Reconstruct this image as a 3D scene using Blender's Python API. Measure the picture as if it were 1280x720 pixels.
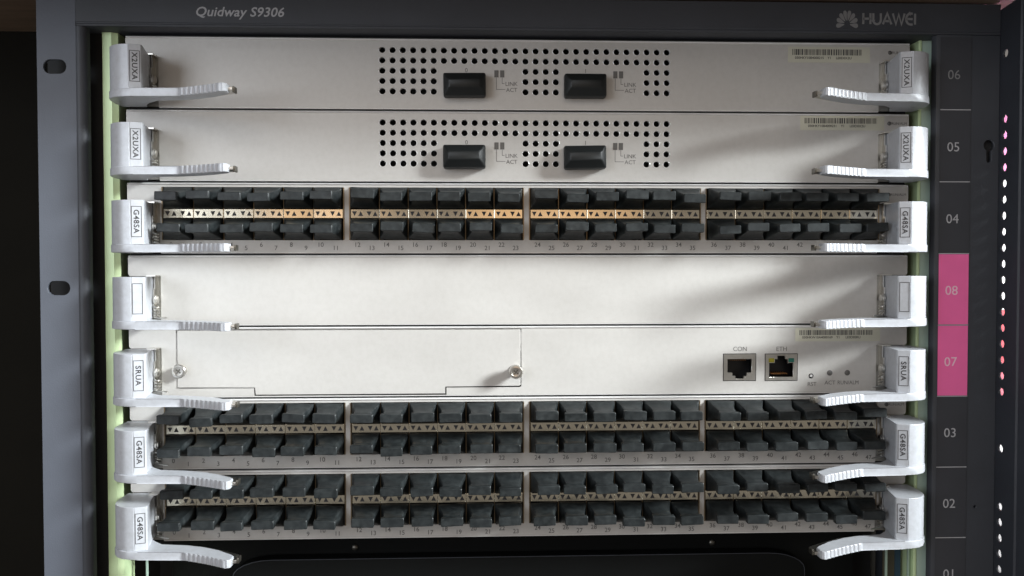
import bpy, bmesh, math, random
from mathutils import Matrix, Vector
random.seed(7)
for _o in list(bpy.data.objects):
    bpy.data.objects.remove(_o, do_unlink=True)
scene = bpy.context.scene
COL = scene.collection
MM = 0.001

# ------------------------------------------------------------------ camera
cam_data = bpy.data.cameras.new('camera')
cam = bpy.data.objects.new('camera', cam_data)
COL.objects.link(cam)
cam_data.sensor_width = 36.0
cam_data.lens = 36.0 * 1050 / 1280
cam_data.clip_start = 0.01
cam_data.clip_end = 50
cam.location = (-0.02333, -0.42401, -0.11466)
cam.matrix_world = (Matrix.Translation(cam.location) @ Matrix.Rotation(math.radians(-2.2695), 4, 'Z')
                    @ Matrix.Rotation(math.radians(-1.4137), 4, 'X') @ Matrix.Rotation(math.radians(0.057), 4, 'Y')
                    @ Matrix.Rotation(math.radians(90), 4, 'X'))
scene.camera = cam

# ------------------------------------------------------------------ world and lamps
world = bpy.data.worlds.new('World')
scene.world = world
world.use_nodes = True
bg = world.node_tree.nodes['Background']
bg.inputs[0].default_value = (1.0, 0.93, 0.86, 1)
bg.inputs[1].default_value = 0.20


def area_lamp(name, loc, target, sx, sy, power, colour, spread=180):
    d = bpy.data.lights.new(name, 'AREA')
    d.shape = 'RECTANGLE'
    d.size, d.size_y = sx, sy
    d.energy = power
    d.color = colour
    d.spread = math.radians(spread)
    o = bpy.data.objects.new(name, d)
    COL.objects.link(o)
    o.location = loc
    o.rotation_euler = (Vector(target) - Vector(loc)).to_track_quat('-Z', 'Y').to_euler()
    return o


def beam_lamp(name, loc, target, cone, blend, radius, power, colour):
    d = bpy.data.lights.new(name, 'SPOT')
    d.spot_size = math.radians(cone)
    d.spot_blend = blend
    d.shadow_soft_size = radius
    d.energy = power
    d.color = colour
    o = bpy.data.objects.new(name, d)
    COL.objects.link(o)
    o.location = loc
    o.rotation_euler = (Vector(target) - Vector(loc)).to_track_quat('-Z', 'Y').to_euler()
    return o


beam_lamp('window_lamp', (1.10, -0.52, 0.42), (0.06, 0, -0.078), 19, 1.0, 0.28, 640, (0.93, 0.985, 1.0))
area_lamp('left_window_lamp', (-0.72, -0.85, 0.02), (-0.05, 0, -0.14), 0.5, 0.45, 3.7, (0.84, 0.91, 1.0))
area_lamp('room_lamp', (-0.20, -1.5, 0.62), (0, 0, -0.13), 1.2, 0.5, 3.2, (1.0, 0.92, 0.84))
area_lamp('perforation_fill_lamp', (0.38, 0.005, -0.12), (0.27, 0.07, -0.13), 0.05, 0.34, 0.30, (1.0, 0.97, 0.98), 100)  # added lamp, brightens the panel seen through the perforations
# warm light off the photographer's two hands, caught in the bright gold strips
area_lamp('warm_lamp', (-0.195, -0.45, -0.06), (-0.11, 0, -0.088), 0.07, 0.09, 0.028, (1.0, 0.60, 0.28))
area_lamp('warm_lamp', (0.045, -0.47, -0.06), (0.0, 0, -0.088), 0.12, 0.09, 0.040, (1.0, 0.60, 0.28))

scene.view_settings.view_transform = 'Standard'
scene.view_settings.look = 'None'
scene.view_settings.exposure = 0.14
scene.view_settings.gamma = 1.0
scene.render.engine = 'CYCLES'


# ------------------------------------------------------------------ materials
def material(name, colour, rough=0.5, metal=0.0, noise=0.0, nscale=60.0, stretch=(1, 1, 1), bump=0.0, bscale=400.0,
             rough_var=0.0, spec=0.5, coat=0.0, dust=None, dust_amt=0.0):
    m = bpy.data.materials.new(name)
    m.use_nodes = True
    nt = m.node_tree
    N, L = nt.nodes, nt.links
    p = N['Principled BSDF']
    p.inputs['Base Color'].default_value = (*colour, 1)
    p.inputs['Roughness'].default_value = rough
    p.inputs['Metallic'].default_value = metal
    p.inputs['Specular IOR Level'].default_value = spec
    p.inputs['Coat Weight'].default_value = coat
    geo = N.new('ShaderNodeNewGeometry')
    mp = N.new('ShaderNodeMapping')
    mp.inputs['Scale'].default_value = stretch
    L.new(geo.outputs['Position'], mp.inputs['Vector'])
    if noise or rough_var:
        nz = N.new('ShaderNodeTexNoise')
        nz.inputs['Scale'].default_value = nscale
        nz.inputs['Detail'].default_value = 5
        nz.inputs['Roughness'].default_value = 0.6
        L.new(mp.outputs[0], nz.inputs['Vector'])
        mix = N.new('ShaderNodeMix')
        mix.data_type = 'RGBA'
        mix.inputs['A'].default_value = (*[c * (1 - noise) for c in colour], 1)
        mix.inputs['B'].default_value = (*[min(1, c * (1 + noise)) for c in colour], 1)
        mr0 = N.new('ShaderNodeMapRange')
        mr0.inputs['From Min'].default_value = 0.3
        mr0.inputs['From Max'].default_value = 0.7
        L.new(nz.outputs['Fac'], mr0.inputs['Value'])
        L.new(mr0.outputs[0], mix.inputs['Factor'])
        L.new(mix.outputs['Result'], p.inputs['Base Color'])
        last = mix.outputs['Result']
        if rough_var:
            mr = N.new('ShaderNodeMapRange')
            mr.inputs['To Min'].default_value = max(0.02, rough - rough_var)
            mr.inputs['To Max'].default_value = min(1, rough + rough_var)
            L.new(mr0.outputs[0], mr.inputs['Value'])
            L.new(mr.outputs[0], p.inputs['Roughness'])
        if dust:
            n2 = N.new('ShaderNodeTexNoise')
            n2.inputs['Scale'].default_value = 330
            n2.inputs['Detail'].default_value = 6
            n2.inputs['Roughness'].default_value = 0.7
            L.new(geo.outputs['Position'], n2.inputs['Vector'])
            m2 = N.new('ShaderNodeMapRange')
            m2.inputs['From Min'].default_value = 0.42
            m2.inputs['From Max'].default_value = 0.78
            m2.inputs['To Max'].default_value = dust_amt
            L.new(n2.outputs['Fac'], m2.inputs['Value'])
            dm = N.new('ShaderNodeMix')
            dm.data_type = 'RGBA'
            L.new(m2.outputs[0], dm.inputs['Factor'])
            L.new(last, dm.inputs['A'])
            dm.inputs['B'].default_value = (*dust, 1)
            L.new(dm.outputs['Result'], p.inputs['Base Color'])
    if bump:
        nb = N.new('ShaderNodeTexNoise')
        nb.inputs['Scale'].default_value = bscale
        nb.inputs['Detail'].default_value = 4
        L.new(mp.outputs[0], nb.inputs['Vector'])
        b = N.new('ShaderNodeBump')
        b.inputs['Strength'].default_value = bump
        b.inputs['Distance'].default_value = 0.0003
        L.new(nb.outputs['Fac'], b.inputs['Height'])
        L.new(b.outputs[0], p.inputs['Normal'])
    return m


M = {
    'plate': material('plate_plating', (0.53, 0.513, 0.49), 0.50, 0.25, 0.04, 14, (1, 1, 2.2), 0.05, 900, 0.08, dust=(0.33, 0.31, 0.28), dust_amt=0.22),
    'bright': material('pale_highlight_plating', (0.84, 0.83, 0.82), 0.30, 0.35, 0.06, 120),  # lips and hole rims whitened as a painted highlight; pale on the button
    'steel': material('steel', (0.62, 0.60, 0.56), 0.28, 1.0, 0.05, 120),
    'grey_steel': material('grey_steel', (0.30, 0.29, 0.265), 0.42, 0.8, 0.05, 100),
    'dark_steel': material('dark_steel', (0.16, 0.15, 0.13), 0.4, 0.9, 0.2, 300),
    'handle': material('silver_plastic', (0.485, 0.50, 0.535), 0.40, 0.1, 0.05, 50, bump=0.06, bscale=1400, rough_var=0.05, dust=(0.24, 0.235, 0.22), dust_amt=0.30),
    'rail': material('chromate_rail', (0.66, 0.82, 0.48), 0.38, 0.15, 0.10, 40, (1, 1, 0.25), bump=0.03),
    'rail_mint': material('mint_rail', (0.52, 0.66, 0.56), 0.38, 0.2, 0.12, 40, (1, 1, 0.25), bump=0.03),
    'slate': material('slate_paint', (0.088, 0.097, 0.120), 0.55, 0.0, 0.06, 40, bump=0.25, bscale=1500),
    'slate_shaded_dark': material('dark_shaded_slate', (0.047, 0.051, 0.061), 0.55, 0.0, 0.08, 40, bump=0.25, bscale=1500),  # dark bezel grey; on left column and right ear, shade put into the colour
    'strip': material('label_strip_film', (0.043, 0.045, 0.053), 0.5, 0.0, 0.05, 60),
    'pink': material('pink_film', (0.95, 0.16, 0.42), 0.5, 0.0, 0.04, 60),
    'print_grey': material('grey_print', (0.42, 0.42, 0.44), 0.6),
    'print_pale': material('pale_pink_print', (0.92, 0.62, 0.72), 0.6),
    'print_dim': material('dim_print', (0.22, 0.22, 0.225), 0.6),
    'print_dark': material('dark_print', (0.045, 0.043, 0.045), 0.6),
    'print_mid': material('mid_print', (0.13, 0.125, 0.12), 0.6),
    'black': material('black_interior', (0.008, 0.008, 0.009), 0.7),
    'rubber': material('black_rubber', (0.009, 0.0115, 0.0125), 0.46, 0.0, 0.2, 120, bump=0.12, bscale=600, rough_var=0.1, spec=0.35,
                       dust=(0.09, 0.10, 0.10), dust_amt=0.28),
    'cap': material('black_cap_rubber', (0.0055, 0.0075, 0.008), 0.5, 0.0, 0.2, 90, bump=0.1, bscale=700),
    'strip_metal': material('cage_metal', (0.70, 0.645, 0.52), 0.22, 0.95, 0.04, 60),
    'cage': material('cage_wall_metal', (0.22, 0.17, 0.11), 0.35, 0.9, 0.2, 150),
    'sticker': material('sticker_paper', (0.53, 0.515, 0.42), 0.6, 0.0, 0.03, 60),
    'socket_metal': material('socket_metal', (0.52, 0.50, 0.46), 0.32, 0.9, 0.1, 180),
    'socket_black': material('socket_plastic', (0.006, 0.006, 0.007), 0.35),
    'yellow': material('yellow_led', (0.26, 0.23, 0.02), 0.3),
    'green': material('green_led', (0.012, 0.10, 0.075), 0.3),
    'amber': material('amber_contact', (0.30, 0.13, 0.04), 0.4),
    'led': material('led_lens', (0.11, 0.105, 0.10), 0.35),
    'brown': material('brown_wood', (0.16, 0.11, 0.075), 0.6, 0.0, 0.2, 30, (1, 6, 1)),
    'cabinet': material('cabinet_paint', (0.030, 0.033, 0.042), 0.5, 0.0, 0.1, 40, bump=0.2, bscale=1200),
    'cabinet_black': material('cabinet_black', (0.008, 0.007, 0.005), 0.8, 0.0, 0.1, 20, spec=0.1),
    'groove': material('groove_shadow', (0.02, 0.02, 0.02), 0.8),
    'guide': material('guide_green', (0.42, 0.55, 0.46), 0.4, 0.3),
    'guide_blue': material('guide_blue', (0.02, 0.05, 0.085), 0.5),
    'guide_brown': material('guide_brown', (0.06, 0.055, 0.035), 0.5),
    'tray': material('tray_black', (0.003, 0.0035, 0.0035), 0.6, spec=0.15),
}


# ------------------------------------------------------------------ helpers (mm; d = towards the viewer, z = up)
def link(name, me, mat=None, parent=None, loc=None):
    o = bpy.data.objects.new(name, me)
    COL.objects.link(o)
    if mat is not None and me is not None and not me.materials:
        me.materials.append(M[mat] if isinstance(mat, str) else mat)
    if parent is not None:
        o.parent = parent
    if loc is not None:
        o.location = (loc[0] * MM, -loc[1] * MM, loc[2] * MM)
    return o


def thing(name, label, cat, loc=(0, 0, 0), group=None):
    o = bpy.data.objects.new(name, None)
    COL.objects.link(o)
    o.empty_display_size = 0.01
    o.location = (loc[0] * MM, -loc[1] * MM, loc[2] * MM)
    o['label'] = label
    o['category'] = cat
    if group:
        o['group'] = group
    return o


def finish(bm, name, mat, smooth=None):
    bmesh.ops.recalc_face_normals(bm, faces=bm.faces)
    me = bpy.data.meshes.new(name)
    bm.to_mesh(me)
    bm.free()
    if mat:
        me.materials.append(M[mat])
    if smooth is not None:
        for p in me.polygons:
            p.use_smooth = True
        me.set_sharp_from_angle(angle=math.radians(smooth))
    return me


def add_box(bm, x0, x1, d0, d1, z0, z1):
    v = [bm.verts.new((x * MM, -d * MM, z * MM)) for x in (x0, x1) for d in (d0, d1) for z in (z0, z1)]
    for f in ((0, 1, 3, 2), (4, 6, 7, 5), (0, 4, 5, 1), (2, 3, 7, 6), (0, 2, 6, 4), (1, 5, 7, 3)):
        bm.faces.new([v[i] for i in f])


def box(name, x0, x1, d0, d1, z0, z1, mat, bevel=0.0, seg=2):
    bm = bmesh.new()
    add_box(bm, x0, x1, d0, d1, z0, z1)
    if bevel:
        bmesh.ops.bevel(bm, geom=bm.edges[:], offset=bevel * MM, segments=seg, profile=0.5, affect='EDGES')
    return finish(bm, name, mat, None)


def prism(name, pts, lo, hi, axis, mat, bevel=0.0, smooth=24, seg=2):
    """axis 'z': pts are (x, d) swept from z=lo to z=hi; axis 'd': pts are (x, z) swept in depth."""
    bm = bmesh.new()

    def mk(p, t):
        return (p[0] * MM, -p[1] * MM, t * MM) if axis == 'z' else ((p[0] * MM, -t * MM, p[1] * MM) if axis == 'd'
                                                                    else (t * MM, -p[0] * MM, p[1] * MM))
    a = [bm.verts.new(mk(p, lo)) for p in pts]
    b = [bm.verts.new(mk(p, hi)) for p in pts]
    fa, fb = bm.faces.new(a), bm.faces.new(b)
    n = len(pts)
    for i in range(n):
        bm.faces.new((a[i], a[(i + 1) % n], b[(i + 1) % n], b[i]))
    if bevel:
        ed = list(set(list(fa.edges) + list(fb.edges)))
        bmesh.ops.bevel(bm, geom=ed, offset=bevel * MM, segments=seg, profile=0.5, affect='EDGES', clamp_overlap=True)
    bmesh.ops.triangulate(bm, faces=[f for f in bm.faces if len(f.verts) > 4])
    return finish(bm, name, mat, smooth)


def rrect(x0, x1, z0, z1, r, n=4):
    pts = []
    for cx, cz, a0 in ((x1 - r, z1 - r, 0), (x0 + r, z1 - r, 90), (x0 + r, z0 + r, 180), (x1 - r, z0 + r, 270)):
        for k in range(n + 1):
            a = math.radians(a0 + 90 * k / n)
            pts.append((cx + r * math.cos(a), cz + r * math.sin(a)))
    return pts


def circ(cx, cz, r, n=16):
    return [(cx + r * math.cos(2 * math.pi * k / n), cz + r * math.sin(2 * math.pi * k / n)) for k in range(n)]


def to_front(me, d):
    """turn a mesh made in the XY plane (mm) into the front plane at depth d"""
    me.transform(Matrix.Translation((0, -d * MM, 0)) @ Matrix.Rotation(math.radians(90), 4, 'X') @ Matrix.Scale(MM, 4))


def plate(name, outer, holes, d_back, d_front, mat):
    cu = bpy.data.curves.new(name, 'CURVE')
    cu.dimensions = '2D'
    cu.fill_mode = 'BOTH'
    cu.extrude = (d_front - d_back) / 2
    for pts in [outer] + list(holes):
        s = cu.splines.new('POLY')
        s.points.add(len(pts) - 1)
        for i, p in enumerate(pts):
            s.points[i].co = (p[0], p[1], 0, 1)
        s.use_cyclic_u = True
    o = bpy.data.objects.new(name, cu)
    me = bpy.data.meshes.new_from_object(o)
    bpy.data.objects.remove(o)
    bpy.data.curves.remove(cu)
    to_front(me, (d_back + d_front) / 2)
    bm = bmesh.new()
    bm.from_mesh(me)
    bmesh.ops.remove_doubles(bm, verts=bm.verts, dist=1e-6)
    bmesh.ops.recalc_face_normals(bm, faces=bm.faces)
    bm.to_mesh(me)
    bm.free()
    me.materials.clear()
    me.materials.append(M[mat])
    return me


_text = {}


def text_mesh(s, size, mat, bold=0.0, xs=1.0, shear=0.0, space=1.0, key=None):
    """lettering centred at the origin, lying in the front plane, 0.05 mm thick"""
    k = (s, size, mat, bold, xs, shear, space)
    if k in _text:
        return _text[k]
    cu = bpy.data.curves.new('lettering', 'FONT')
    cu.body = s
    cu.size = size
    cu.offset = bold
    cu.space_character = space
    cu.resolution_u = 3
    cu.extrude = 0.03
    cu.align_x = 'CENTER'
    cu.align_y = 'CENTER'
    o = bpy.data.objects.new('lettering', cu)
    me = bpy.data.meshes.new_from_object(o)
    if max(abs(v.co.y) for v in me.vertices) > 3 * size:      # the outline offset spiked: take the plain weight
        cu.offset = 0
        me = bpy.data.meshes.new_from_object(o)
    bpy.data.objects.remove(o)
    bpy.data.curves.remove(cu)
    for v in me.vertices:
        v.co.x += shear * v.co.y
    xsv = [v.co.x for v in me.vertices]
    ysv = [v.co.y for v in me.vertices]
    cx, cy = (min(xsv) + max(xsv)) / 2, (min(ysv) + max(ysv)) / 2
    for v in me.vertices:
        v.co.x = (v.co.x - cx) * xs
        v.co.y -= cy
    to_front(me, 0)
    me.materials.clear()
    me.materials.append(M[mat])
    _text[k] = me
    return me


def text(name, s, x, z, d, size, mat, parent, **kw):
    return link(name, text_mesh(s, size, mat, **kw), None, parent, (x, d + 0.06, z))


def lathe(name, prof, mat, axis='d', n=24, smooth=40):
    """prof: (radius, t) pairs; axis 'd' -> t towards the viewer, 'x' -> t along x, 'z' -> up"""
    bm = bmesh.new()
    rings = []
    for r, t in prof:
        ring = []
        for k in range(n):
            a = 2 * math.pi * k / n
            c, s = r * math.cos(a) * MM, r * math.sin(a) * MM
            ring.append(bm.verts.new((c, -t * MM, s) if axis == 'd' else ((t * MM, c, s) if axis == 'x' else (c, s, t * MM))))
        rings.append(ring)
    for a, b in zip(rings, rings[1:]):
        for k in range(n):
            bm.faces.new((a[k], a[(k + 1) % n], b[(k + 1) % n], b[k]))
    bm.faces.new(rings[0])
    bm.faces.new(rings[-1])
    return finish(bm, name, mat, smooth)


def tube(name, pts, r, mat, n=6):
    """a round wire through points (x, d, z)"""
    bm = bmesh.new()
    P = [Vector((p[0] * MM, -p[1] * MM, p[2] * MM)) for p in pts]
    rings = []
    for i, p in enumerate(P):
        t = (P[min(i + 1, len(P) - 1)] - P[max(i - 1, 0)]).normalized()
        u = t.orthogonal().normalized() if i == 0 else (u - t * u.dot(t)).normalized()
        w = t.cross(u)
        rings.append([bm.verts.new(p + (u * math.cos(2 * math.pi * k / n) + w * math.sin(2 * math.pi * k / n)) * r * MM)
                      for k in range(n)])
    for a, b in zip(rings, rings[1:]):
        for k in range(n):
            bm.faces.new((a[k], a[(k + 1) % n], b[(k + 1) % n], b[k]))
    bm.faces.new(rings[0])
    bm.faces.new(rings[-1])
    return finish(bm, name, mat, 60)


# ------------------------------------------------------------------ rack cabinet round the chassis
cab = thing('rack_cabinet', 'dark rack cabinet framing the switch, with a perforated side panel at the right', 'cabinet', (0, 0, -420))
C0 = 420


def cz(z):
    return z + C0


link('back_panel', box('back_panel', -420, 236, -62, -60, cz(-420), cz(150), 'cabinet_black'), None, cab)
# perforated side panel, a thin folded sheet standing out at right angles to the chassis front
hole_z = [-8.5, -41.0] + [-41.0 - 8.02 * k for k in range(1, 18)] + [-206, -235.5, -243.4, -251.4, -259.3, -267.2, -275.2]
side_holes = [circ(13.6, cz(z), 2.15, 12) for z in hole_z]
sp = plate('side_panel', [(8.2, cz(-420)), (40, cz(-420)), (40, cz(17.5)), (8.2, cz(14.0))], side_holes, -0.6, 0.6, 'cabinet')
# plate lies in the front plane with x = depth: turn it to stand along the depth
sp.transform(Matrix(((0, 1, 0, 0.2392), (-1, 0, 0, 0), (0, 0, 1, 0), (0, 0, 0, 1))))
link('side_panel', sp, None, cab)
link('beam_block_flange', box('beam_block_flange', 239.9, 312, 38.8, 40.0, cz(-420), cz(17), 'cabinet', 0.3), None, cab)  # out of view, added to keep window light out of the perforations
link('panel_rib', prism('panel_rib', [(238.6, 24.5), (237.9, 25.3), (237.9, 26.2), (238.6, 27.0)], cz(-420), cz(15.5), 'z', 'cabinet'), None, cab)
# ledge of the cabinet above the chassis
link('top_ledge', box('top_ledge', -420, 420, -80, 92, cz(17.6), cz(36), 'brown', 1.5), None, cab)
# made-up backing panel; pale, pink and red bands colour the glints in the perforations
pm = bpy.data.materials.new('glint_bands')
pm.use_nodes = True
_n, _l = pm.node_tree.nodes, pm.node_tree.links
_g = _n.new('ShaderNodeNewGeometry')
_s = _n.new('ShaderNodeSeparateXYZ')
_r = _n.new('ShaderNodeMapRange')
_r.inputs['From Min'].default_value = -0.30
_r.inputs['From Max'].default_value = 0.0
_c = _n.new('ShaderNodeValToRGB')
_l.new(_g.outputs['Position'], _s.inputs[0])
_l.new(_s.outputs['Z'], _r.inputs['Value'])
_l.new(_r.outputs[0], _c.inputs[0])
_l.new(_c.outputs[0], _n['Principled BSDF'].inputs['Base Color'])
_c.color_ramp.interpolation = 'CONSTANT'
for pos, colr in ((0.0, (0.55, 0.55, 0.55)), (0.27, (0.55, 0.10, 0.14)), (0.42, (0.62, 0.05, 0.07)), (0.53, (0.85, 0.85, 0.83)), (0.80, (0.80, 0.20, 0.45))):
    e = _c.color_ramp.elements[0] if pos == 0 else _c.color_ramp.elements.new(pos)
    e.color = (*colr, 1)
link('glint_backing', box('glint_backing', 244, 400, -74, -70, cz(-420), cz(0), None), pm, cab)

# ------------------------------------------------------------------ switch chassis
ch = thing('switch_chassis', 'dark slate rack switch chassis with six numbered slots, mounting ears and lettered top bezel', 'switch', (0, 0, -420))
# left mounting ear with two long slots and a rolled inner column
ear_holes = [rrect(-232.0, -221.0, cz(-21.6), cz(-14.6), 3.45, 6), rrect(-231.6, -220.6, cz(-128.0), cz(-121.0), 3.45, 6)]
link('mounting_ear', plate('mounting_ear', [(-234.8, cz(-420)), (-216.5, cz(-420)), (-216.5, cz(16.6)), (-234.8, cz(16.6))],
                           ear_holes, 8.0, 10.0, 'slate'), None, ch)
col_pts = [(-216.5, 10.0), (-215.8, 10.5), (-214.4, 10.6), (-212.9, 10.0), (-212.0, 8.9), (-211.7, 7.4), (-211.7, 5.5), (-213.2, 5.5), (-213.6, 7.6), (-214.6, 8.4), (-216.5, 8.0)]
link('side_column', prism('side_column', col_pts, cz(-420), cz(1.2), 'z', 'slate_shaded_dark', 0, 40), None, ch)
link('opening_shade', box('opening_shade', -236, -209.3, -5, -2.5, cz(-420), cz(1.0), 'black'), None, ch)  # black sheet in place of the open, shaded gap behind the column
# right ear: label strip column and flat ear with a keyhole slot
colr_pts = [(223.6, 10.0), (207.6, 10.0), (206.0, 9.4), (205.2, 8.0), (205.2, 6.0), (209.9, 2.0), (209.9, -58), (212.5, -58), (212.5, 4.0), (223.6, 7.0)]
link('side_column', prism('side_column', colr_pts, cz(-420), cz(1.2), 'z', 'slate_shaded_dark', 0, 30), None, ch)
key = []
for k in range(13):
    a = math.radians(-60 + 300 * k / 12)
    key.append((233.4 + 2.9 * math.cos(a), cz(-53.6) + 2.9 * math.sin(a)))
key += [(232.0, cz(-61.0)), (232.5, cz(-62.2)), (234.3, cz(-62.2)), (234.9, cz(-61.0))]
link('mounting_ear', plate('mounting_ear', [(223.6, cz(-420)), (238.3, cz(-420)), (238.3, cz(1.2)), (223.6, cz(1.2))], [key, circ(228.5, cz(-236.6), 0.9, 10)], 7.0, 9.6, 'slate_shaded_dark'), None, ch)
link('keyhole_shade', box('keyhole_shade', 224, 238.25, 4.6, 6.2, cz(-420), cz(10), 'black'), None, ch)  # black sheet shaped to stop light leaking through the keyhole
# label strip
strip = link('label_strip', box('label_strip', 207.7, 223.4, 10.02, 10.14, cz(-420), cz(0), 'strip'), None, ch)
slots = [('06', 0, 'strip'), ('05', -36, 'strip'), ('04', -72, 'strip'), ('08', -108, 'pink'), ('07', -144, 'pink'), ('03', -180, 'strip'), ('02', -216, 'strip'), ('01', -252, 'strip')]
for s, z, m in slots:
    if m == 'pink':
        link('pink_cell', box('pink_cell', 207.9, 223.3, 10.15, 10.2, cz(z - 36 + 0.35), cz(z - 0.35), 'pink'), None, strip)
    if z:
        link('divider_line', box('divider_line', 207.8, 223.4, 10.15, 10.24, cz(z - 0.22), cz(z + 0.22), 'print_grey'), None, strip)
    dim = s in ('06',)
    text('slot_number', s, 214.6, cz(z - 18.5), 10.2, 6.6, 'print_dim' if dim else ('print_pale' if m == 'pink' else 'print_grey'), strip, xs=1.02)
# top bezel with rolled lower edge
bez_prof = [(10.0, 16.6), (10.0, 3.6), (9.7, 3.2), (9.7, 2.8), (9.9, 2.4), (9.6, 1.6), (8.4, 1.2), (-58, 1.2), (-58, 3.0), (6.0, 3.0), (6.0, 16.6)]
bez = link('top_bezel', prism('top_bezel', [(a, cz(b)) for a, b in bez_prof], -216.4, 238.2, 'x', 'slate_shaded_dark', 0, 25), None, ch)
text('model_lettering', 'Quidway S9306', -138.2, cz(8.2), 10.0, 6.3, 'print_grey', bez, bold=0.09, shear=0.22, xs=1.04, space=1.02)


def ribbon(bm, pts, w, d, x, z):
    P = [Vector(p) for p in pts]
    L, R = [], []
    for i, p in enumerate(P):
        a = (P[i] - P[i - 1]).normalized() if i else (P[1] - P[0]).normalized()
        b = (P[i + 1] - P[i]).normalized() if i < len(P) - 1 else a
        n = Vector((-(a + b).y, (a + b).x)).normalized()
        k = w / 2 / max(0.5, n.dot(Vector((-a.y, a.x))))
        L.append(p + n * k)
        R.append(p - n * k)
    for i in range(len(P) - 1):
        bm.faces.new([bm.verts.new(((q.x + x) * MM, -d * MM, (q.y + z) * MM)) for q in (L[i], R[i], R[i + 1], L[i + 1])])


def arcp(cx, cy, r, a0, a1, n=8, ry=None):
    return [(cx + r * math.cos(math.radians(a0 + (a1 - a0) * k / n)), cy + (ry or r) * math.sin(math.radians(a0 + (a1 - a0) * k / n))) for k in range(n + 1)]


brand = {'H': [[(0, 0), (0, 5.4)], [(3.6, 0), (3.6, 5.4)], [(0, 2.7), (3.6, 2.7)]],
         'U': [[(0, 5.4), (0, 2.0)] + arcp(1.9, 2.0, 1.9, 180, 360, 8, 2.0) + [(3.8, 5.4)]],
         'A': [[(0, 0), (2.15, 5.4), (4.3, 0)], [(0.8, 1.6), (3.5, 1.6)]],
         'W': [[(0, 5.4), (1.6, 0), (3.0, 5.0), (4.4, 0), (6.0, 5.4)]],
         'E': [[(3.4, 5.4), (2.2, 5.4)] + arcp(2.2, 2.7, 2.1, 90, 270, 8, 2.7) + [(3.4, 0)], [(0.2, 2.7), (3.4, 2.7)]],
         'I': [[(0, 0), (0, 5.4)]]}
bm = bmesh.new()
bx = 168.2
for chx, adv in (('H', 5.05), ('U', 4.9), ('A', 5.0), ('W', 6.7), ('E', 4.6), ('I', 0)):
    for st in brand[chx]:
        ribbon(bm, st, 1.1, 10.05, bx, cz(6.2))
    bx += adv
link('brand_lettering', finish(bm, 'brand_lettering', 'print_dim'), None, bez)
for k in range(8):                       # eight petals of the flower mark
    a = math.radians(-8 + k * (196 / 7))
    r0, r1, w = 1.5, 5.7, 1.0
    ax = Vector((math.cos(a), math.sin(a)))
    nx = Vector((-ax.y, ax.x))
    pts = []
    for t, ww in ((r0, 0.12), (2.6, 0.5), (3.8, 0.85), (4.8, 0.95), (5.5, 0.6), (r1, 0.1)):
        pts.append((t, ww))
    o2 = [ax * t + nx * ww for t, ww in pts] + [ax * t - nx * ww for t, ww in reversed(pts)]
    link('logo_petal', prism('logo_petal', [(160.0 + p.x * 0.98, cz(6.1) + p.y * 1.2) for p in o2], 10.02, 10.08, 'd', 'print_dim', 0, None), None, bez)
# vertical plated rails
rail_pts = [(-209.0, -1.5), (-208.4, -0.2), (-204.0, -0.2), (-203.4, -0.7), (-201.3, -1.6), (-201.3, -14), (-209.0, -14)]
link('guide_rail', prism('guide_rail', rail_pts, cz(-420), cz(2.4), 'z', 'rail', 0, 25), None, ch)
rr = link('guide_rail', prism('guide_rail', [(204.0, -1.2), (209.6, -0.4), (209.9, -1.0), (209.9, -14), (204.0, -14)], cz(-420), cz(2.4), 'z', 'rail_mint', 0, 25), None, ch)
link('rail_edge', prism('rail_edge', [(202.3, -1.0), (202.8, -0.3), (203.5, -0.3), (203.95, -0.9), (203.95, -14), (202.3, -14)], cz(-420), cz(2.4), 'z', 'rail', 0, 25), None, rr)
# dark interior
link('inner_wall', box('inner_wall', -201.2, 202.0, -50, -48, cz(-420), cz(1), 'black'), None, ch)
# lower compartment: black tray with rounded raised rim, screws and slot guides
tray_z = -269.4
rim_o, rim_i = [], []
tr = link('tray_panel', box('tray_panel', -188, 184, -34, -31, cz(-420), cz(-250), 'tray'), None, ch)
rim = [(-153.5, cz(-300))]
for k in range(7):
    a = math.radians(180 - 90 * k / 6)
    rim.append((-133.5 + 20 * math.cos(a), cz(tray_z - 9) + 9 * math.sin(a)))
for k in range(7):
    a = math.radians(90 - 90 * k / 6)
    rim.append((133 + 20 * math.cos(a), cz(tray_z - 9) + 9 * math.sin(a)))
rim.append((153, cz(-300)))
link('tray_rim', tube('tray_rim', [(a, -21.2, b) for a, b in rim], 0.25, 'cabinet', 6), None, tr)
link('tray_face', prism('tray_face', [(a, b) for a, b in rim], -30, -21.4, 'd', 'tray', 0, 30), None, tr)
for x in (-90.6, 104.9):
    link('tray_screw', lathe('tray_screw', [(1.6, 0), (1.6, 0.6), (1.1, 1.1), (0.3, 1.2)], 'dark_steel'), None, tr, (x, -31, cz(-266.5)))
for x0, x1, mt, dd in ((-192.6, -191.6, 'guide', -6), (189.2, 190.3, 'guide', -4), (190.4, 196.5, 'guide_brown', -9), (196.6, 200.4, 'guide_blue', -10), (200.5, 201.6, 'guide', -3)):
    link('slot_guide', box('slot_guide', x0, x1, dd - 1.2, dd, cz(-420), cz(-253), mt, 0.2), None, ch)

# ------------------------------------------------------------------ ejector handles
def H(b):            # height above the card's lower edge, from a measure below its upper edge
    return 36.0 - b


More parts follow.
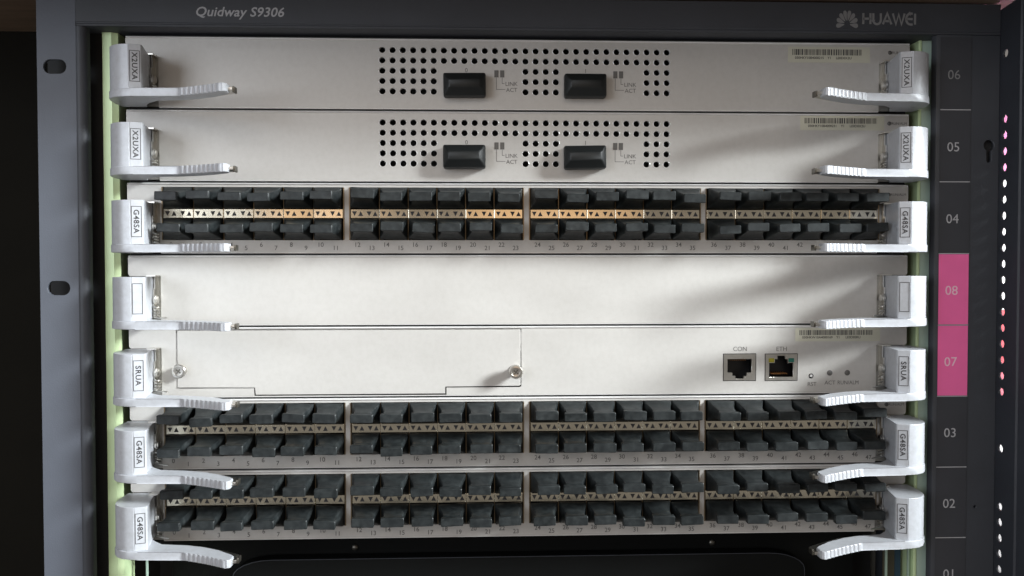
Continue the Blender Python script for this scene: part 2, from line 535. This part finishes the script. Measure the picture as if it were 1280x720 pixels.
def ejector_meshes(s):
    """s = -1 left, +1 right"""
    def sx(pts):
        return [(s * a, b) for a, b in pts]
    body = [(184.5, 0.5), (183.2, 8.0), (179.7, 24.0), (180.0, 24.9), (184.7, 26.5), (184.9, 26.25), (185.2, 26.5), (188.2, 26.3), (191.2, 25.2), (194.0, 23.1), (196.2, 20.2), (197.6, 16.0),
            (198.1, 10.0), (198.1, 0.5)]
    front = [(198.4, 9.0), (198.0, 15.5), (196.6, 20.2), (194.2, 23.6), (191.0, 26.0), (187.2, 27.3), (183.0, 27.8), (161.8, 28.5)]
    ribs = []
    n = 9
    A, B = Vector((161.0, 28.9)), Vector((138.8, 40.2))
    t = (B - A)
    nrm = Vector((t.y, -t.x)).normalized()
    if nrm.y < 0:
        nrm = -nrm
    for k in range(n):
        for q, h in ((0.05, 0.0), (0.22, 0.42), (0.5, 0.58), (0.78, 0.42), (0.95, 0.0)):
            u = (k + q) / n
            arch = 0.9 * math.sin(math.pi * u) * 0.6
            p = A + t * u + nrm * (h - arch)
            ribs.append((p.x, p.y))
    end = [(138.0, 40.6), (137.0, 40.2), (136.5, 39.0), (136.6, 34.6), (138.0, 33.2), (146.0, 26.6), (155.0, 21.2), (163.5, 18.4), (176.0, 17.2), (181.0, 12.0), (184.8, 7.0),
           (186.6, 0.5), (198.4, 0.5)]
    out = {}
    out['body'] = prism('handle_body', sx(body), H(31.75), H(11.1), 'z', 'handle', 0.35, 22)
    out['lever'] = prism('lever', sx(front + ribs + end), H(35.5), H(31.7), 'z', 'handle', 0.4, 22)
    tongue = [(134.7, 37.2), (134.4, 30.6), (136.4, 29.0), (145.0, 23.4), (154.6, 17.9), (164.0, 15.2), (178.0, 13.6), (178.0, 18.0), (164.0, 19.6), (156.0, 22.4), (147.0, 27.6),
              (138.6, 33.8), (138.0, 37.2)]
    out['tongue'] = prism('steel_tongue', sx(tongue), H(34.4), H(32.9), 'z', 'steel', 0.15, 30)
    out['tip'] = prism('tongue_tip', sx([(134.9, 35.8), (134.0, 35.8), (134.0, 31.6), (134.9, 31.6)]), H(35.0), H(32.3), 'z', 'dark_steel', 0.2, 30)
    # bracket folded out of the faceplate beside the handle
    bm = bmesh.new()
    for x0, x1, d0, d1, b0, b1 in ((182.9, 183.6, -0.4, 4.4, 17.0, 31.4), (181.6, 186.0, 0.4, 6.0, 10.4, 11.0), (182.9, 183.6, -0.4, 2.8, 11.0, 17.0)):
        add_box(bm, min(s * x0, s * x1), max(s * x0, s * x1), d0, d1, H(b1), H(b0))
    out['bracket'] = finish(bm, 'bracket', 'steel')
    out['base'] = box('bracket_base', min(s * 181.25, s * 189), max(s * 181.25, s * 189), -1.2, -0.4, H(35.0), H(10.95), 'grey_steel')
    out['screw'] = lathe('pivot_screw', [(1.2, s * 2.4), (2.4, s * 2.2), (2.4, s * 1.2), (1.9, s * 0.9), (1.9, s * 0.5), (1.0, s * 0.1), (0.2, s * 0.1)], 'steel', 'x', 14)
    helix = []
    for k in range(41):
        a = 2 * math.pi * k / 10
        helix.append((s * (181.6 + 1.25 * math.cos(a)), 5.0 + 1.35 * math.sin(a), H(25.6 + 5.6 * k / 40)))
    helix += [(s * 179.4, 7.5, H(31.2)), (s * 175.0, 9.5, H(31.3))]
    out['spring'] = tube('spring', helix, 0.38, 'steel', 5)
    # rectangle printed round the name on the slanted label face
    return out


EJ = {-1: ejector_meshes(-1), 1: ejector_meshes(1)}


def frame_mesh():
    bm = bmesh.new()
    w, h, t = 2.25, 7.2, 0.28
    for x0, x1, z0, z1 in ((-w, w, h - t, h), (-w, w, -h, -h + t), (-w, -w + t, -h + t, h - t), (w - t, w, -h + t, h - t)):
        add_box(bm, x0, x1, -0.03, 0.03, z0, z1)
    return finish(bm, 'label_frame', 'print_dark')


FRAME = frame_mesh()


def label_matrix(s, inset=0.07):
    A, B = Vector((180.0, 24.9)), Vector((184.7, 26.5))
    c = (A + B) / 2 + Vector((0.1, 0))
    t = (B - A).normalized()
    ang = math.atan2(t.y, t.x)
    nx, nd = -math.sin(ang), math.cos(ang)
    cx, cd = (c.x + nx * inset) * s, c.y + nd * inset
    # rotate about z so that the face looks towards the chassis centre
    return Matrix.Translation((cx * MM, -cd * MM, H(21.2) * MM)) @ Matrix.Rotation(-ang * s, 4, 'Z')


def add_ejector(card, s, word):
    e = EJ[s]
    b = link('ejector_handle', e['body'], None, card)
    link('lever', e['lever'], None, b)
    link('steel_tongue', e['tongue'], None, b)
    link('tongue_tip', e['tip'], None, b)
    link('bracket', e['bracket'], None, b)
    link('bracket_base', e['base'], None, b)
    link('pivot_screw', e['screw'], None, b, (s * 180.9, 3.6, H(22.6)))
    link('spring', e['spring'], None, b)
    f = link('label_frame', FRAME, None, b)
    f.matrix_local = label_matrix(s)
    if word:
        t = link('lettering', text_mesh(word, 3.3, 'print_dark', bold=0.07, xs=1.08, space=1.12), None, b)
        t.matrix_local = label_matrix(s, 0.09) @ Matrix.Rotation(math.radians(90), 4, 'Y')
    return b


# ------------------------------------------------------------------ cards
HW = 197.1
CUT = 181.2


def card_outline():
    r = 1.4
    def arc(cx, cz_, a0, a1, n=4):
        return [(cx + r * math.cos(math.radians(a0 + (a1 - a0) * k / n)), cz_ + r * math.sin(math.radians(a0 + (a1 - a0) * k / n))) for k in range(n + 1)]
    top, bot, notch = H(1.55), H(35.25), H(10.9)
    pts = [(-HW, top)]
    pts += arc(-HW + r, notch + r, 180, 270)
    pts += [(-CUT, notch), (-CUT, bot), (CUT, bot), (CUT, notch)]
    pts += arc(HW - r, notch + r, 270, 360)
    pts += [(HW, top)]
    return pts


STRIP_TOP = None


def lip_mesh():
    bm = bmesh.new()
    bm2 = prism('top_lip', [(-1.4, H(1.5)), (0.1, H(1.5)), (0.42, H(1.3)), (0.55, H(1.0)), (0.35, H(0.66)), (-0.3, H(0.5)), (-1.4, H(0.5))], -HW + 0.3, HW - 0.3, 'x', 'bright', 0, 40)
    bm.free()
    return bm2


LIP = lip_mesh()
BLIP = prism('bottom_lip', [(-1.4, H(35.62)), (-0.3, H(35.62)), (0.05, H(35.5)), (0.05, H(35.3)), (-1.4, H(35.3))], -CUT + 0.2, CUT - 0.2, 'x', 'bright', 0, 40)
BODY = {}


def new_card(i, label, holes, word):
    c = thing('line_card', label, 'switch card', (0, 0, -36 * (i + 1)), 'cards stacked in the chassis')
    link('faceplate', plate('faceplate', card_outline(), holes, -1.0, 0.0, 'plate'), None, c)
    link('top_lip', LIP, None, c)
    link('bottom_lip', BLIP, None, c)
    if 'b' not in BODY:
        BODY['b'] = box('card_shell', -178, 179.5, -40, -18, H(34.6), H(1.5), 'black')
    link('card_shell', BODY['b'], None, c)
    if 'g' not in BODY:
        BODY['g'] = box('gap_shade', -HW + 1, HW - 1, -12, -1.5, H(1.2), H(-0.36), 'black')  # black strip set in for the shade between cards
    link('gap_shade', BODY['g'], None, c)
    for s in (-1, 1):
        add_ejector(c, s, word)
    return c


def status_led(c, x, b, word, r=1.05):
    l = link('status_led', lathe('status_led', [(r, 0), (r, 0.15), (r * 0.6, 0.4), (0.1, 0.5)], 'led', 'd', 14), None, c, (x, 0, H(b)))
    return l


def sticker(c, x0, x1, b0, b1, seed, words):
    st = link('barcode_sticker', box('barcode_sticker', x0, x1, 0.02, 0.12, H(b1), H(b0), 'sticker'), None, c)
    rnd = random.Random(seed)
    bm = bmesh.new()
    bx, ex = x0 + 2.2, x1 - 4.0
    hb = (b1 - b0)
    while bx < ex:
        w = rnd.choice((0.28, 0.28, 0.45, 0.62))
        add_box(bm, bx, min(bx + w, ex), 0.13, 0.17, H(b0 + hb * 0.53), H(b0 + hb * 0.15))
        bx += w + rnd.choice((0.25, 0.3, 0.5))
    link('bars', finish(bm, 'bars', 'print_dark'), None, st)
    for s, fx in words:
        text('serial_number', s, x0 + fx * (x1 - x0), H(b0 + hb * 0.70), 0.1, 1.75, 'print_dark', st, bold=0.02)
    return st


PITCH = 5.114
X0H = -71.2


def vent_holes():
    hs = []
    for r in range(5):
        for k in range(29):
            if r < 2 or k < 6 or 14 <= k <= 17 or k >= 26:
                hs.append(circ(X0H + k * PITCH, H(6.15 + r * 5.12), 1.6, 14))
    return hs


def optic_card(i, label):
    holes = vent_holes()
    for x in (-29.6, 30.4):
        holes.append(rrect(x - 9.6, x + 9.6, H(28.4), H(17.6), 0.6, 2))
    c = new_card(i, label, holes, 'X2UXA')
    bm = bmesh.new()
    for hp in vent_holes():
        cx, cz_ = sum(p[0] for p in hp) / len(hp), sum(p[1] for p in hp) / len(hp)
        rg = [[bm.verts.new(((cx + (p[0] - cx) * q) * MM, -dd * MM, (cz_ + (p[1] - cz_) * q) * MM)) for p in hp] for q, dd in ((1.16, 0.02), (1.10, 0.07), (0.97, -0.22), (0.95, -1.6))]
        for ra, rb in zip(rg, rg[1:]):
            for j in range(len(hp)):
                bm.faces.new((ra[j], ra[(j + 1) % len(hp)], rb[(j + 1) % len(hp)], rb[j]))
    link('vent_hole_rims', finish(bm, 'vent_hole_rims', 'bright', 30), None, c)
    for n, x in enumerate((-29.6, 30.4)):
        text('port_number', str(n), x + 0.3, H(15.9), 0, 3.0, 'print_mid', c)
        for k, xx in enumerate((x + 14.3, x + 17.2)):
            link('link_light', box('link_light', xx, xx + 2.1, 0.02, 0.2, H(19.4), H(15.9), 'led'), None, c)
        link('leader_line', box('leader_line', x + 15.2, x + 15.45, 0.02, 0.06, H(25.5), H(19.5), 'print_mid'), None, c)
        link('leader_line', box('leader_line', x + 15.46, x + 19.8, 0.02, 0.06, H(25.5), H(25.25), 'print_mid'), None, c)
        link('leader_line', box('leader_line', x + 18.1, x + 18.35, 0.02, 0.06, H(22.6), H(19.5), 'print_mid'), None, c)
        link('leader_line', box('leader_line', x + 18.36, x + 19.4, 0.02, 0.06, H(22.6), H(22.35), 'print_mid'), None, c)
        text('light_name', 'LINK', x + 23.0, H(22.6), 0, 2.9, 'print_mid', c)
        text('light_name', 'ACT', x + 23.0, H(25.6), 0, 2.9, 'print_mid', c)
    status_led(c, 186.8, 5.3, 'RUN/ALM')
    text('light_name', 'RUN/ALM', 192.0, H(5.3), 0, 1.9, 'print_mid', c)
    return c


c0 = optic_card(0, 'topmost card, with vent holes, two black capped optic ports and X2UXA handles')
sticker(c0, 134.0, 176.4, 2.7, 10.6, 1, (('030HKY10B4000215', 0.26), ('Y1', 0.50), ('LE0D0X2U', 0.68)))
c1 = optic_card(1, 'second card from the top, with vent holes, two capped optic ports and X2UXA handles')
sticker(c1, 140.6, 184.2, 1.6, 8.9, 2, (('030HKY10B4000231', 0.26), ('Y1', 0.50), ('LE0D0X2U', 0.68)))

# ---- port cards
GX = 0.8                                    # centre of the port groups
GROUPS = [(-180.6, -90.6), (-88.1, -0.5), (2.1, 89.8), (92.3, 182.2)]
GROUPS = [(GX - 181.2, GX - 91.8 + 0.6), (GX - 88.9, GX - 1.25), (GX + 1.25, GX + 88.9), (GX + 91.2, GX + 181.2)]
STRIP_W = {}


def plug_mesh(bw=5.45, bh=2.15, neck=4.65, sag=0.0, length=16.0):
    """rubber dust plug: block in the cage, waisted neck, pull bar at the front. origin at its back"""
    secs = [(-6, 6.3, 4.7, 0.5), (-0.2, 6.5, 4.9, 0.5), (0.2, 6.9, 5.15, 0.4), (1.2, 6.9, 5.15, 0.4), (3.0, 6.1, 4.2, 0.7), (5.2, 5.35, 3.35, 0.8), (8.0, neck + 0.2, 2.65, 0.8), (10.8, neck, 2.2, 0.7), (12.4, neck, 2.0, 0.6),
            (12.6, bw - 0.25, bh - 0.15, 0.5), (12.9, bw, bh, 0.45), (length - 1.3, bw, bh, 0.45), (length - 1.15, bw - 0.12, bh - 0.1, 0.4), (length - 0.95, bw - 0.12, bh - 0.1, 0.4),
            (length - 0.8, bw, bh, 0.45), (length - 0.3, bw, bh, 0.45), (length, bw - 0.25, bh - 0.25, 0.45)]
    bm = bmesh.new()
    rings = []
    for d, w, h, r in secs:
        rings.append([bm.verts.new((a * MM, -d * MM, (b - sag * max(0.0, d / 16.0) ** 2) * MM)) for a, b in rrect(-w, w, -h, h, r, 2)])
    n = len(rings[0])
    for a, b in zip(rings, rings[1:]):
        for k in range(n):
            bm.faces.new((a[k], a[(k + 1) % n], b[(k + 1) % n], b[k]))
    bm.faces.new(rings[0])
    bm.faces.new(rings[-1])
    return finish(bm, 'dust_plug', 'rubber', 35)


PLUGS = [plug_mesh(), plug_mesh(5.3, 2.05, 4.5, 0.35, 15.7), plug_mesh(5.6, 2.2, 4.75, -0.2, 16.3), plug_mesh(5.45, 2.0, 4.4, 0.15, 15.9)]


def tri_marks(w):
    bm = bmesh.new()
    q = w / 4
    for k, up in enumerate((0, 1, 0, 1)):
        cx = -w / 2 + q * (k + 0.5) + (0.28 if not up else -0.28)
        a = 1.2
        pts = [(cx - a, -1.15), (cx + a, -1.15), (cx, 1.2)] if up else [(cx - a, 1.15), (cx + a, 1.15), (cx, -1.2)]
        f = [bm.verts.new((x * MM, -0.03 * MM, z * MM)) for x, z in pts]
        b = [bm.verts.new((x * MM, 0.02 * MM, z * MM)) for x, z in pts]
        bm.faces.new(f)
        for j in range(3):
            bm.faces.new((f[j], f[(j + 1) % 3], b[(j + 1) % 3], b[j]))
    return finish(bm, 'arrow_marks', 'print_dark')


def row_name(i):
    return {2: 'third card', 5: 'sixth card', 6: 'bottom card'}[i]


def port_card(i, label):
    holes = [rrect(a, b, H(29.0), H(2.6), 0.5, 2) for a, b in GROUPS]
    c = new_card(i, label, holes, 'G48SA')
    rnd = random.Random(100 + i)
    for g, (a, b) in enumerate(GROUPS):
        link('cage_liner', box('cage_liner', a + 0.05, a + 0.55, -17, 0.25, H(28.9), H(2.7), 'cage'), None, c)
        link('cage_liner', box('cage_liner', b - 0.55, b - 0.05, -17, 0.25, H(28.9), H(2.7), 'cage'), None, c)
        w = (b - a - 1.3) / 6
        for k in range(6):
            x0 = a + 0.65 + k * w
            xc = x0 + w / 2
            key = (round(w, 3),)
            if key not in STRIP_W:
                STRIP_W[key] = (box('indicator_strip', -w / 2 + 0.06, w / 2 - 0.06, -4.0, 0.0, -2.32, 2.32, 'strip_metal', 0.22), tri_marks(w),
                                box('cage_divider', -0.2, 0.2, -16, -0.8, -2.0, 24.3, 'cage'))
            ms, mt, mdv = STRIP_W[key]
            st = link('indicator_strip', ms, None, c, (xc, -0.3, H(15.75)))
            st.rotation_euler = (math.radians(rnd.uniform(-0.7, 0.7)), 0, math.radians(rnd.uniform(-2.2, 2.2)))
            link('arrow_marks', mt, None, st, (0, 0.03, 0))
            if k:
                link('cage_divider', mdv, None, c, (x0, 0, H(27.2)))
            p = (g * 6 + k) * 2
            for n, dx, bb in ((p, -w / 4 + 0.1, 31.25), (p + 1, w / 4, 32.9)):
                text('port_number', str(n), xc + dx, H(bb), 0, 3.2, 'print_mid', c, bold=0.02)
            for up, bz in ((True, 8.0), (False, 23.5)):
                o = link('dust_plug', rnd.choice(PLUGS), None, None)
                o.location = ((xc + rnd.uniform(-.12, .12)) * MM, rnd.uniform(-0.6, 0.5) * MM, (-36 * (i + 1) + H(bz) + rnd.uniform(-.1, .1)) * MM)
                o.rotation_euler = (math.radians(rnd.gauss(0, 1.5)), math.radians(rnd.gauss(0, 1.4)), math.radians(rnd.gauss(0, 1.8)))
                o['label'] = 'black dust plug in %s port at numbers %d-%d of the %s' % ('upper' if up else 'lower', p, p + 1, row_name(i))
                o['category'] = 'dust plug'
                o['group'] = 'dust plugs in the port cards'
    status_led(c, 186.8, 5.6, '')
    text('light_name', 'RUN/ALM', 192.0, H(5.6), 0, 1.9, 'print_mid', c)
    return c


port_card(2, 'third card from the top, full of plugged ports around a bright gold strip, G48SA handles')

# ---- blank card
new_card(3, 'plain blank card with no ports or lettering, fourth from the top', [], None)

# ---- control card
ctl_holes = [rrect(101.5, 118.6, H(29.0), H(14.9), 0.3, 1), rrect(123.1, 140.2, H(29.1), H(15.0), 0.3, 1), circ(147.3, H(26.7), 1.35, 14)]
fp = [(-174.2, H(31.2)), (-135.8, H(31.2)), (-135.8, H(35.3)), (-39.7, H(35.3)), (-39.7, H(31.4)), (-3.0, H(31.4)), (-2.0, H(31.1)), (-1.7, H(30.2)), (-1.7, H(1.3)), (-174.2, H(1.3))]


def grow(pts, g):
    out = []
    n = len(pts)
    for i in range(n):
        p0, p1, p2 = Vector(pts[i - 1]), Vector(pts[i]), Vector(pts[(i + 1) % n])
        e1, e2 = (p1 - p0).normalized(), (p2 - p1).normalized()
        n1, n2 = Vector((e1.y, -e1.x)), Vector((e2.y, -e2.x))
        m = (n1 + n2).normalized()
        q = p1 + m * (g / max(0.3, m.dot(n1)))
        out.append((q.x, q.y))
    return out


cut = [(x, min(max(z, H(35.05)), H(1.45))) for x, z in fp]
ctl = new_card(4, 'fifth card from the top, with CON and ETH sockets, filler panel and SRUA handles', [cut] + ctl_holes, 'SRUA')
inner = [(x, z) for x, z in grow(cut, -0.7)]
link('panel_groove_shade', box('panel_groove_shade', -176, 1.5, -2.6, -1.6, H(35.0), H(1.5), 'black'), None, ctl)  # black sheet added behind the panel, keeps light out of its groove
fill = link('filler_panel', prism('filler_panel', inner, -1.5, 0.25, 'd', 'plate', 0.15, None), None, ctl)
for x, b in ((-171.8, 22.0), (-4.9, 22.9)):
    big = x < -100
    th = link('thumb_screw', lathe('thumb_screw', [(3.0, 0.2), (3.0, 0.8), (2.3, 1.2), (2.3, 4.2), (3.0, 4.5), (3.45, 5.0), (3.45, 7.6), (3.1, 8.1), (2.3, 8.2), (2.1, 7.6), (1.7, 7.5), (0.2, 7.5)], 'steel', 'd', 28), None, fill, (x, 0, H(b)))
    bm = bmesh.new()
    add_box(bm, -1.4, 1.4, 7.5, 7.62, -0.32, 0.32)
    add_box(bm, -0.32, 0.32, 7.5, 7.64, -1.4, 1.4)
    cr = link('screw_recess', finish(bm, 'screw_recess', 'dark_steel'), None, fill, (x, 0, H(b)))
    cr.rotation_euler = (0, math.radians(38), 0)
    if big:                                  # screwed further in than the other one
        th.scale.y = cr.scale.y = 0.5


def socket(c, name, x0, x1, b0, b1, leds):
    w, h = x1 - x0, b1 - b0
    # metal shield face with the stepped mouth of the socket
    m = [(-0.36, -0.30), (-0.36, 0.24)]
    mouth = [(0.13, 0.80), (0.87, 0.80), (0.87, 0.30), (0.72, 0.30), (0.72, 0.18), (0.63, 0.18), (0.63, 0.08), (0.37, 0.08), (0.37, 0.18), (0.28, 0.18), (0.28, 0.30), (0.13, 0.30)]
    if leds:
        mouth = [(0.13, 0.14), (0.87, 0.14), (0.87, 0.66), (0.70, 0.66), (0.70, 0.80), (0.62, 0.80), (0.62, 0.92), (0.38, 0.92), (0.38, 0.80), (0.30, 0.80), (0.30, 0.66), (0.13, 0.66)]
    mo = [(x0 + a * w, H(b1) + b * h) for a, b in mouth]
    o = [(x0 + 0.35, H(b1) + 0.35), (x1 - 0.35, H(b1) + 0.35), (x1 - 0.35, H(b0) - 0.35), (x0 + 0.35, H(b0) - 0.35)]
    s = link('socket', plate('socket', o, [mo], -1.6, 0.15, 'socket_metal'), None, c)
    s['label'] = name
    link('socket_lining', box('socket_lining', x0 + 0.4, x1 - 0.4, -16, -9.0, H(b1) + 0.4, H(b0) - 0.4, 'socket_black'), None, s)
    for k in range(8):
        xx = x0 + w * (0.27 + 0.46 * k / 7)
        zz = (H(b1) + h * 0.74) if not leds else (H(b1) + h * 0.24)
        link('contact', box('contact', xx - 0.16, xx + 0.16, -8.9, -2.6, zz - 0.2, zz + 0.2, 'amber'), None, s)
    if leds:
        for a, mt in ((0.20, 'yellow'), (0.80, 'green')):
            link('socket_led', box('socket_led', x0 + (a - 0.085) * w, x0 + (a + 0.085) * w, -1.5, 0.4, H(b1) + h * 0.68, H(b1) + h * 0.83, mt, 0.2), None, s)
    bm = bmesh.new()
    for xx0, xx1, z0, z1 in ((x0, x1, H(b0) - 0.34, H(b0)), (x0, x0 + 0.34, H(b1), H(b0) - 0.34), (x1 - 0.34, x1, H(b1), H(b0) - 0.34), (x0 + 0.34, x1 - 0.34, H(b1), H(b1) + 0.34)):
        add_box(bm, xx0, xx1, -1.4, 0.08, z0, z1)
    link('socket_gap', finish(bm, 'socket_gap', 'black'), None, s)


socket(ctl, 'square metal console socket with stepped mouth and no lights', 101.5, 118.6, 14.9, 29.0, False)
socket(ctl, 'square metal network socket with a yellow and a green light', 123.1, 140.2, 15.0, 29.1, True)
text('socket_name', 'CON', 110.2, H(12.5), 0, 3.2, 'print_mid', ctl)
text('socket_name', 'ETH', 131.8, H(12.6), 0, 3.2, 'print_mid', ctl)
link('reset_button', lathe('reset_button', [(0.8, -4), (0.8, -0.6), (0.65, -0.3), (0.1, -0.3)], 'bright', 'd', 14), None, ctl, (147.5, 0, H(26.6)))
text('light_name', 'RST', 147.8, H(30.8), 0, 2.9, 'print_mid', ctl)
for x in (156.9, 166.1):
    status_led(ctl, x, 25.1, '', 1.45)
text('light_name', 'ACT', 157.1, H(30.1), 0, 2.9, 'print_mid', ctl)
text('light_name', 'RUN/ALM', 166.6, H(30.1), 0, 2.9, 'print_mid', ctl, xs=0.9)
sticker(ctl, 138.8, 183.1, 2.0, 8.8, 5, (('030HKW10A4000169', 0.26), ('Y1', 0.50), ('LE0D0SRU', 0.68)))

port_card(5, 'sixth card from the top, full of plugged ports around a dull gold strip, G48SA handles')
port_card(6, 'bottom card above the black tray, full of plugged ports, with G48SA handles')


# ---- wide caps on the optic ports
def cap_mesh():
    secs = [(-8, 8.6, 4.6, 0.6), (0.05, 9.2, 5.0, 0.6), (0.1, 10.2, 5.6, 0.8), (2.2, 10.5, 5.75, 0.9), (5.6, 10.5, 5.75, 0.9), (6.6, 10.2, 5.45, 0.9), (8.0, 9.0, 3.4, 0.9), (9.0, 8.0, 2.3, 0.8), (9.4, 7.4, 1.8, 0.6)]
    bm = bmesh.new()
    rings = []
    for d, w, h, r in secs:
        rings.append([bm.verts.new((a * MM, -d * MM, b * MM)) for a, b in rrect(-w, w, -h, h, r, 3)])
    n = len(rings[0])
    for a, b in zip(rings, rings[1:]):
        for k in range(n):
            bm.faces.new((a[k], a[(k + 1) % n], b[(k + 1) % n], b[k]))
    bm.faces.new(rings[0])
    bm.faces.new(rings[-1])
    return finish(bm, 'port_cap', 'cap', 35)


CAP = cap_mesh()
for i, nm in ((0, 'topmost card'), (1, 'second card from the top')):
    for x, side, n in ((-30.2, 'left', 0), (30.0, 'right', 1)):
        o = link('port_cap', CAP, None, None)
        o.location = (x * MM, 0, (-36 * (i + 1) + H(24.3 if i == 0 else 23.8)) * MM)
        o.rotation_euler = (math.radians(random.uniform(-1.5, 1.5)), math.radians(random.uniform(-1.0, 1.0)), math.radians(random.uniform(-2, 2)))
        o['label'] = 'wide black rubber cap in the %s optic port of the %s' % (side, nm)
        o['category'] = 'port cap'
        o['group'] = 'wide caps on the optic ports'
